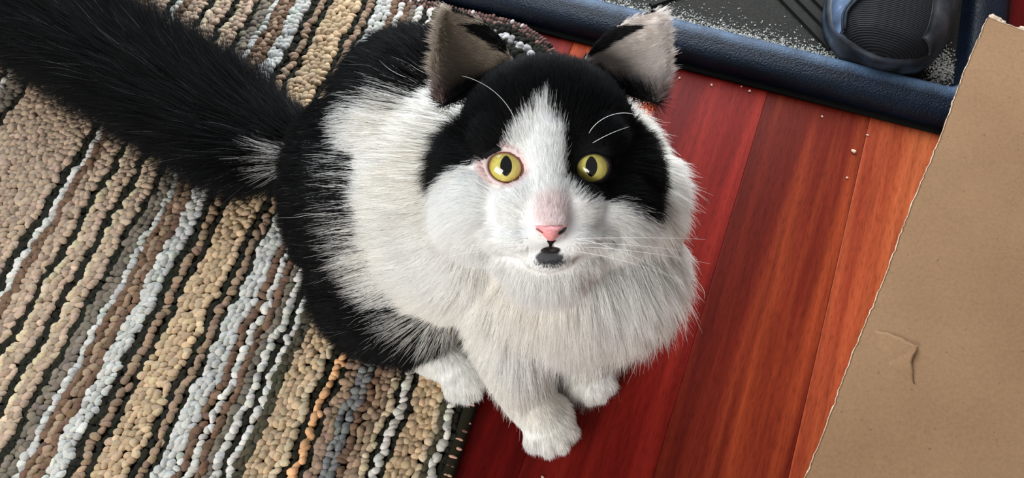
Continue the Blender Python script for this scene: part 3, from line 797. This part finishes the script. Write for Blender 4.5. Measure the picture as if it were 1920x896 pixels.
N = Nodes('cat_fur'); ta = N.attr('tint'); tl = N.n('ShaderNodeBsdfTranslucent'); N.l(ta, tl.inputs['Color']); N.l(ta, N.b.inputs['Base Color'])
N.set(Roughness=0.5, Specular_IOR_Level=0.25); mx = N.n('ShaderNodeMixShader'); mx.inputs[0].default_value = 0.5
N.l(N.b.outputs[0], mx.inputs[1]); N.l(tl.outputs[0], mx.inputs[2]); N.l(mx.outputs[0], N.t.nodes['Material Output'].inputs['Surface']); FUR = N.m

# ---- hairs
tri = np.array([(q[0], q[1], q[2]) for q in BF] + [(q[0], q[2], q[3]) for q in BF if len(q) == 4])
TA, TB, TC = BV[tri[:, 0]], BV[tri[:, 1]], BV[tri[:, 2]]
tarea = np.linalg.norm(np.cross(TB - TA, TC - TA), axis=1) / 2
tcen = (TA + TB + TC) / 3
tn = nrm(BN[tri].sum(1))
rh, re, rt, rl, _q = regions(tcen)
dens = np.where(re > 0.5, 2.6, np.where(rh > 0.5, np.where(np.hypot(_q[0], _q[1] + 0.012) < 0.05, 4.2, 2.6), np.where(rt > 0.3, 1.5, np.where(rl > 0.5, 1.8, 1.0))))
dens = dens * np.where((tn[:, 2] < -0.55) & (tcen[:, 2] < 0.12), 0.0, 1.0)
dens = dens * np.where((tcen[:, 1] > 0.36) & (rt < 0.3), 0.6, 1.0)
def sample(nh):
    pr = tarea * dens; pr = pr / pr.sum()
    k = rng.choice(len(tri), nh, p=pr)
    a, b = rng.random((2, nh)); sw = a + b > 1; a[sw] = 1 - a[sw]; b[sw] = 1 - b[sw]
    p = TA[k] + (TB[k] - TA[k]) * a[:, None] + (TC[k] - TA[k]) * b[:, None]
    n = nrm(BN[tri[k, 0]] * (1 - a - b)[:, None] + BN[tri[k, 1]] * a[:, None] + BN[tri[k, 2]] * b[:, None])
    return p, n
def hair_props(p, n):
    head, ear, tail, leg, (r, u, f) = regions(p)
    k = len(p); z3 = np.zeros((k, 3))
    # --- body: lies back along the flank, falls down the chest
    chest = sst(0.255, 0.215, p[:, 1]) * sst(-0.06, 0.0, p[:, 0])
    back = np.array([-0.80, 0.25, -0.35]); down = np.array([0.05, -0.30, -1.0])
    right = np.array([0.45, 0.0, -0.95])
    wr = sst(0.05, 0.10, p[:, 0])
    wb = sst(0.02, -0.05, p[:, 0])
    comb = (back * wb[:, None] + down * ((1 - wb) * (1 - wr))[:, None] + right * wr[:, None])
    comb = comb + down * (chest * 0.9)[:, None]
    low = sst(0.09, 0.03, p[:, 2]) * (1 - chest) * sst(0.0, -0.05, p[:, 0])
    comb = comb + np.array([-0.1, -0.5, -1.1]) * low[:, None]
    L = 0.027 + 0.018 * chest * sst(0.012, 0.03, p[:, 0]) * sst(0.14, 0.09, p[:, 2]) + 0.020 * chest * sst(0.19, 0.13, p[:, 2]) * sst(-0.02, 0.01, p[:, 0]) - 0.006 * low - 0.012 * chest * sst(0.02, -0.01, p[:, 0]) * sst(0.09, 0.06, p[:, 2])
    lift = 0.20 * np.ones(k)
    grav = 0.35 + 0.5 * chest
    # --- head: away from the nose, longer on the cheeks and under the chin
    nose = hp(0.0, -0.030, 0.012)
    hc = nrm(p - nose) + np.where((u < -0.035)[:, None], 1.3 * np.array([0, -0.25, -0.95]), 0)
    hc = hc + (sst(0.022, 0.045, np.abs(r)) * sst(0.03, 0.0, u))[:, None] * np.array([0, -0.5, -0.85])
    face = np.hypot(r, u + 0.012)
    Lh = 0.0062 + 0.0105 * sst(0.022, 0.062, face) + 0.010 * sst(0.040, 0.060, np.abs(r)) * sst(-0.01, -0.035, u) + 0.020 * sst(-0.046, -0.062, u) + 0.005 * sst(0.0, -0.03, f) * sst(0.02, -0.02, u)
    Lh = np.where(u > 0.02, np.minimum(Lh, 0.012), Lh)
    muz = sst(0.026, 0.019, np.abs(r)) * sst(-0.056, -0.051, u) * sst(-0.032, -0.024, f) * (u < -0.02)
    Lh = Lh * (1 - muz) + 0.0048 * muz
    lip = (np.abs(r) < 0.010) & (u < -0.030) & (u > -0.053) & (f > -0.016); Lh = np.where(lip, 0.0028, Lh)
    lh = 0.24 + 0.06 * sst(0.03, 0.06, face)
    comb = np.where(head[:, None] > 0.5, hc, comb); L = np.where(head > 0.5, Lh, L); lift = np.where(head > 0.5, lh, lift)
    grav = np.where(head > 0.5, 0.10 + 0.5 * sst(-0.045, -0.06, u), grav)
    # --- ears
    inside = (ear > 0.5) & ((n @ HF) * 0.9 + (n @ HR) * np.sign(r) * 0.5 > -0.15)
    ec = np.sign(r)[:, None] * HR * 1.0 + HU * 0.25 + HF * 0.25
    comb = np.where((ear > 0.5)[:, None], np.where(inside[:, None], ec, HU), comb)
    L = np.where(ear > 0.5, np.where(inside, 0.0085, 0.0045), L); lift = np.where(ear > 0.5, np.where(inside, 0.20, 0.10), lift)
    grav = np.where(ear > 0.5, 0.0, grav)
    # --- tail
    td, tp = seg_dist(p, TAIL)
    ki = np.clip(tp.astype(int), 0, len(TAIL) - 2); tdir = nrm(TAIL[ki + 1] - TAIL[ki])
    comb = np.where(tail[:, None] > 0.3, tdir, comb); L = np.where(tail > 0.3, 0.020 + 0.036 * sst(0.7, 1.8, tp), L); lift = np.where(tail > 0.3, 0.62, lift); grav = np.where(tail > 0.3, 0.15, grav)
    # --- legs and paws
    lc = np.array([0.15, -0.75, -0.75])
    comb = np.where(leg[:, None] > 0.5, lc, comb); L = np.where(leg > 0.5, 0.0075, L); lift = np.where(leg > 0.5, 0.22, lift); grav = np.where(leg > 0.5, 0.0, grav)
    low2 = (leg > 0.5) & (p[:, 2] < 0.012); L = np.where(low2, 0.004, L)
    return comb, L, lift, grav, (head, ear, tail, leg, r, u, f)
NSEG = 6
def grow(p, n, L, lift, comb, grav, minin):
    k = len(p)
    c = comb - n * np.sum(comb * n, axis=1, keepdims=True); c = nrm(c)
    d = nrm(n * lift[:, None] + c * (1 - lift)[:, None])
    pts = [p - n * 0.0006]; step = (L / (NSEG - 1))[:, None]; cur = pts[0]
    for s in range(1, NSEG):
        t = s / (NSEG - 1)
        dd = nrm(d + c * (0.35 * t) + np.array([0, 0, -1.0]) * (grav * t * 0.8)[:, None])
        inward = np.sum(dd * n, axis=1, keepdims=True)
        dd = nrm(dd - n * np.minimum(inward - minin[:, None], 0))
        cur = cur + dd * step; pts.append(cur)
    P_ = np.stack(pts, 1)
    P_[:, :, 2] = np.maximum(P_[:, :, 2], 0.0022 + 0.0105 * ((P_[:, :, 0] * frame(RUG_RZ)[0][0] + P_[:, :, 1] * frame(RUG_RZ)[0][1]) < R_EDGE))
    return P_
def make_fur(nh):
    p, n = sample(nh)
    comb, L, lift, grav, (head, ear, tail, leg, r, u, f) = hair_props(p, n)
    ok = np.ones(len(p), bool)
    hm = head > 0.5
    for E in EYES:
        ok &= ~(hm & (eye_e(r, u, E) < 1.22) & (f > -0.03))
    ok &= ~(hm & (np.abs(r - 0.0005) < 0.0085) & (u < -0.0282) & (u > -0.0355) & (np.abs(r - 0.0005) < 0.0015 + (u + 0.0365) * 0.95) & (f > 0.004))
    ok &= ~(hm & ((r / 0.0062) ** 2 + ((u + 0.0398) / 0.0026) ** 2 < 1) & (f > -0.01))
    p, n, comb, L, lift, grav, ear, head, tail, leg, r, u, f = (x[ok] for x in (p, n, comb, L, lift, grav, ear, head, tail, leg, r, u, f))
    k = len(p)
    # shorten next to the eyes
    for E in EYES:
        e = eye_e(r, u, E); L = np.where(head > 0.5, L * (0.55 + 0.45 * sst(1.2, 2.4, e)), L)
    L = L * np.clip(rng.normal(1.0, 0.14, k), 0.55, 1.45)
    longer = rng.random(k) < 0.03; L = np.where(longer & (ear < 0.5) & (head < 0.5) & (leg < 0.5), L * 1.3, L)
    comb = nrm(comb) + rng.normal(0, 0.075, (k, 3)); lift = np.clip(lift * rng.normal(1, 0.18, k), 0.05, 0.9)
    S = grow(p, n, L, lift, comb, grav, np.where((head > 0.5) & (ear < 0.5), 0.17, 0.06))
    col, black = coat_color(p, n, 1.0)
    # locks: hairs lean towards a shared lock hair nearby
    ncl = k // 34
    idx = rng.choice(k, ncl, replace=False)
    kd = kdtree.KDTree(ncl)
    for i, j in enumerate(idx): kd.insert(p[j], i)
    kd.balance()
    near = np.array([kd.find(q)[1] for q in p]); g = idx[near]
    amt = np.where(ear > 0.5, 0.35, np.where(head > 0.5, np.where(L > 0.014, 0.45, 0.15), np.where(tail > 0.3, 0.40, np.where(leg > 0.5, 0.15, 0.48))))
    dist = np.linalg.norm(p - p[g], axis=1); amt = amt * (dist < 0.009) * (head[g].round() == head.round()) * (ear[g].round() == ear.round())
    t = np.linspace(0, 1, NSEG)[None, :, None]
    tgt = S[g] + (p - p[g])[:, None, :] * 0.25
    Lr = (L / np.maximum(L[g], 1e-5)).clip(0.5, 1.5)[:, None, None]
    tgt = p[g][:, None] + (S[g] - p[g][:, None]) * Lr + (p - p[g])[:, None, :] * 0.22
    w = amt[:, None, None] * t ** 1.4
    S = S * (1 - w) + tgt * w
    S[:, 1:] += rng.normal(0, 1, (k, NSEG - 1, 3)) * (L * 0.012)[:, None, None]
    shade = np.clip(rng.normal(1, 0.10, k), 0.7, 1.3)
    col = col * shade[:, None]
    silver = (rng.random(k) < 0.012) & black & (head < 0.5)
    col = np.where(silver[:, None], np.array(lin(120, 122, 124)), col)
    rad = np.where(ear > 0.5, 0.00010, np.where(head > 0.5, 0.000085, np.where(leg > 0.5, 0.00011, 0.00013)))
    return S, col, rad, np.where(ear > 0.5, 1, np.where(head > 0.5, 0, np.where(tail > 0.3, 2, np.where(leg > 0.5, 3, 4))))
def curves_obj(name, S, col, rad):
    k, m, _ = S.shape
    hc = bpy.data.hair_curves.new(name); hc.add_curves([m] * k)
    hc.attributes['position'].data.foreach_set('vector', (S - CATLOC).astype(np.float32).ravel())
    at = hc.attributes.get('radius') or hc.attributes.new('radius', 'FLOAT', 'POINT')
    prof_ = np.array([0.75, 1.0, 1.0, 0.85, 0.55, 0.12])
    at.data.foreach_set('value', (rad[:, None] * prof_[None]).astype(np.float32).ravel())
    at = hc.attributes.new('tint', 'FLOAT_COLOR', 'CURVE')
    c4 = np.ones((k, 4), np.float32); c4[:, :3] = col; at.data.foreach_set('color', c4.ravel())
    hc.materials.append(FUR)
    o = bpy.data.objects.new(name, hc); COL.objects.link(o); o.parent = cat
    return tag(o, kind='stuff')
S, col, rad, grp = make_fur(480000)
for i, nm in enumerate(('head_fur', 'ear_fur', 'tail_fur', 'leg_fur', 'body_fur')):
    m = grp == i
    curves_obj(nm, S[m], col[m], rad[m])

# ---- eyes
def iris_mat(name, ring):
    N = Nodes(name); c = N.n('ShaderNodeTexCoord'); le = N.n('ShaderNodeVectorMath', operation='LENGTH')
    mp = N.n('ShaderNodeMapping'); mp.inputs['Scale'].default_value = (1, 1, 0)
    N.l(c.outputs['Object'], mp.inputs['Vector']); N.l(mp.outputs['Vector'], le.inputs[0])
    mu = N.n('ShaderNodeMath', operation='MULTIPLY'); mu.inputs[1].default_value = 1 / 0.0108; N.l(le.outputs['Value'], mu.inputs[0])
    no = N.noise(500, c.outputs['Object'], 3)
    col_ = N.ramp(mu.outputs[0], [(0.0, lin(190, 190, 96)), (0.40, lin(220, 208, 112)), (0.66, lin(206, 188, 92)), (0.77, ring), (1.0, lin(40, 24, 20))])
    N.l(N.mix(0.35, col_, N.ramp(no, [(0.3, (0.6, 0.6, 0.55)), (0.7, (1.15, 1.15, 1.1))]), 'MULTIPLY'), N.b.inputs['Base Color'])
    N.set(Roughness=0.18, Specular_IOR_Level=0.5, Coat_Weight=1.0, Coat_Roughness=0.03); return N.m
IRIS = iris_mat('cat_iris', lin(112, 92, 40))
PUP = Nodes('cat_pupil').set(Base_Color=lin(6, 7, 9), Roughness=0.08, Coat_Weight=1.0, Coat_Roughness=0.02).m
N = Nodes('cat_eyelid'); N.l(N.attr('tint'), N.b.inputs['Base Color']); N.set(Roughness=0.5); LID = N.m
HROT = Matrix((HR, HU, HF)).transposed().to_4x4()
for E in EYES:
    s, er, eu, ef, ax, ay, tilt = E
    v, f = ico(5)
    eye = mesh_obj('eye', v * ER, f, IRIS, cat)
    gaze = nrm(np.array([0, 0, CAM_H]) - hp(er, eu, ef)) * 0.5 + HF * 0.5
    q = Vector(gaze).to_track_quat('Z', 'Y').to_matrix().to_4x4()
    # keep the eye's own up along the head's up
    zz = Vector(gaze).normalized(); xx = Vector(HU).cross(zz).normalized(); yy = zz.cross(xx)
    M = Matrix((xx, yy, zz)).transposed().to_4x4(); M.translation = Vector(hp(er, eu, ef) - CATLOC)
    eye.matrix_basis = M
    # vertical slit pupil, a thin lens on the ball
    V = [(-s * 0.0004, 0.0006, ER * 1.008)]; ring_n = 28; F = []
    for ri in range(1, 5):
        for k in range(ring_n):
            t = 2 * math.pi * k / ring_n; rr = ri / 4
            x = 0.0030 * rr * math.cos(t) * (1 - 0.28 * abs(math.sin(t)) ** 3); y = 0.0052 * rr * math.sin(t)
            R_ = ER * (1.008 if ri < 4 else 1.001)
            V.append((x - s * 0.0004, y + 0.0006, math.sqrt(R_ * R_ - (x - s * 0.0004) ** 2 - (y + 0.0006) ** 2)))
    F = [(0, 1 + k, 1 + (k + 1) % ring_n) for k in range(ring_n)]
    for ri in range(3):
        F += [(1 + ri * ring_n + k, 1 + (ri + 1) * ring_n + k, 1 + (ri + 1) * ring_n + (k + 1) % ring_n, 1 + ri * ring_n + (k + 1) % ring_n) for k in range(ring_n)]
    mesh_obj('pupil', V, F, PUP, eye)
    # lid rim, hugging the ball round the opening
    V = []; ng = 48; prof2 = [(0.97, 0.0001), (1.0, 0.0007), (1.04, 0.0010), (1.10, 0.0010), (1.20, 0.0009), (1.34, 0.0006), (1.5, -0.0012)]
    for k in range(ng):
        t = 2 * math.pi * k / ng
        for sc_, up_ in prof2:
            a_, b_ = ax * sc_ * math.cos(t), ay * sc_ * math.sin(t)
            r_ = er + a_ * math.cos(tilt) - b_ * math.sin(tilt); u_ = eu + a_ * math.sin(tilt) + b_ * math.cos(tilt)
            V.append(hp(r_, u_, float(ball_f(np.array(r_), np.array(u_), E)) + up_) - CATLOC)
    o = mesh_obj('eyelid', V, grid_faces(ng, len(prof2), True), LID, cat)
    rimc = np.array(lin(112, 60, 56) if s < 0 else lin(14, 13, 14)); outc = np.array(lin(222, 205, 202) if s < 0 else lin(18, 18, 19))
    set_color(o, np.tile(np.array([rimc, rimc, rimc, rimc * 0.5 + outc * 0.5, outc, outc, outc]), (ng, 1)))
    tag(o, 'reddish-brown eyelid rim' if s < 0 else 'black eyelid rim')
# ---- nose with nostrils, mouth
N = Nodes('cat_nose_pink'); nn_ = N.noise(900, N.coords(), 3)
N.l(N.ramp(nn_, [(0.3, lin(222, 138, 140)), (0.7, lin(240, 170, 168))]), N.b.inputs['Base Color']); N.set(Roughness=0.5); N.bump(nn_, 0.3, 0.0003); NOSE = N.m
DARK = plain('cat_dark_skin', lin(22, 14, 14), 0.5)
def surf_patch(name, outline, mat, raise_mid, raise_edge, parent):
    """a small pad on the face: outline in head (r,u), laid on the body's surface"""
    o_ = np.array(outline); c = o_.mean(0); V, F = [], []; ng = len(o_); R_ = 5
    def on(q, h):
        fh = head_hit(*q); return hp(q[0], q[1], fh + h) - CATLOC
    V.append(on(c, raise_mid))
    for ri in range(1, R_ + 1):
        t = ri / R_
        for q in o_: V.append(on(c + (q - c) * t, raise_mid * (1 - t ** 2.5) + raise_edge * t ** 2.5))
    F = [(0, 1 + k, 1 + (k + 1) % ng) for k in range(ng)]
    for ri in range(R_ - 1):
        F += [(1 + ri * ng + k, 1 + (ri + 1) * ng + k, 1 + (ri + 1) * ng + (k + 1) % ng, 1 + ri * ng + (k + 1) % ng) for k in range(ng)]
    return mesh_obj(name, V, F, mat, parent)
nose_out = [(-0.0085, -0.0268), (-0.0055, -0.0262), (0.0, -0.0258), (0.0055, -0.0262), (0.0092, -0.0266), (0.0088, -0.0285), (0.0062, -0.0310), (0.0036, -0.0332), (0.0016, -0.0352), (-0.0008, -0.0352), (-0.0028, -0.0332), (-0.0052, -0.0308), (-0.0080, -0.0284)]
nose = surf_patch('nose', nose_out, NOSE, 0.0030, -0.0006, cat)
nose_tag = tag(nose, 'pink nose leather')
def blob(c, a, b, ang, n=16): return [(c[0] + a * math.cos(t) * math.cos(ang) - b * math.sin(t) * math.sin(ang), c[1] + a * math.cos(t) * math.sin(ang) + b * math.sin(t) * math.cos(ang)) for t in np.linspace(0, 2 * math.pi, n, endpoint=False)]
tree_keep = tree
surf_patch('nostril', blob((0.0056, -0.0292), 0.0027, 0.0012, 0.45), DARK, 0.0034, 0.0022, nose)
surf_patch('nostril', blob((-0.0056, -0.0292), 0.0020, 0.0004, -0.45), plain('nostril_rose', lin(170, 90, 90), 0.5), 0.0030, 0.0020, nose)
surf_patch('philtrum', [(-0.0020, -0.0342), (0.0026, -0.0342), (0.0012, -0.0368), (0.0006, -0.0400), (-0.0002, -0.0400), (-0.0006, -0.0368)], DARK, 0.0022, 0.0012, nose)
surf_patch('mouth', blob((0.0002, -0.0402), 0.0048, 0.0017, 0.0), DARK, 0.0016, 0.0010, cat)
# ---- whiskers
WH = Nodes('whisker_white').set(Base_Color=lin(238, 238, 236), Roughness=0.35).m
def whisker(name, pts, rad=0.00016):
    pts = np.array(pts); s = np.linspace(0, 1, len(pts)); t = np.linspace(0, 1, 24)
    # smooth through the given points
    q = np.stack([np.polyval(np.polyfit(s, pts[:, k], min(3, len(pts) - 1)), t) for k in range(3)], 1)
    V, F = tube(q - CATLOC, np.linspace(rad, rad * 0.3, 24), 5); mesh_obj(name, V, F, WH, cat)
for s in (-1, 1):
    for k in range(5):
        a = -0.35 + k * 0.13 + rng.normal(0, 0.03); r0, u0 = s * (0.011 + 0.0022 * (k % 3)), -0.034 - 0.0022 * (k % 4)
        ln = rng.uniform(0.05, 0.075); b = hp(r0, u0, head_hit(r0, u0))
        whisker('whisker', [b, b + HR * s * ln * 0.45 + HU * (-a * 0.018 - 0.004) + HF * 0.006, b + HR * s * ln + HU * (-a * 0.05 - 0.016) - HF * 0.006], 0.00012)
def hpx(x, y, f): return hp((x - 1030) / 3700, (315 - y) / 3700, f)
whisker('brow_whisker', [hpx(968, 232, 0.001), hpx(948, 195, 0.010), hpx(915, 166, 0.014), hpx(872, 148, 0.012)])
whisker('brow_whisker', [hpx(1103, 250, 0.001), hpx(1128, 222, 0.010), hpx(1170, 214, 0.014), hpx(1215, 240, 0.010)])
whisker('brow_whisker', [hpx(1110, 268, 0.001), hpx(1140, 250, 0.009), hpx(1172, 238, 0.011)], 0.00014)
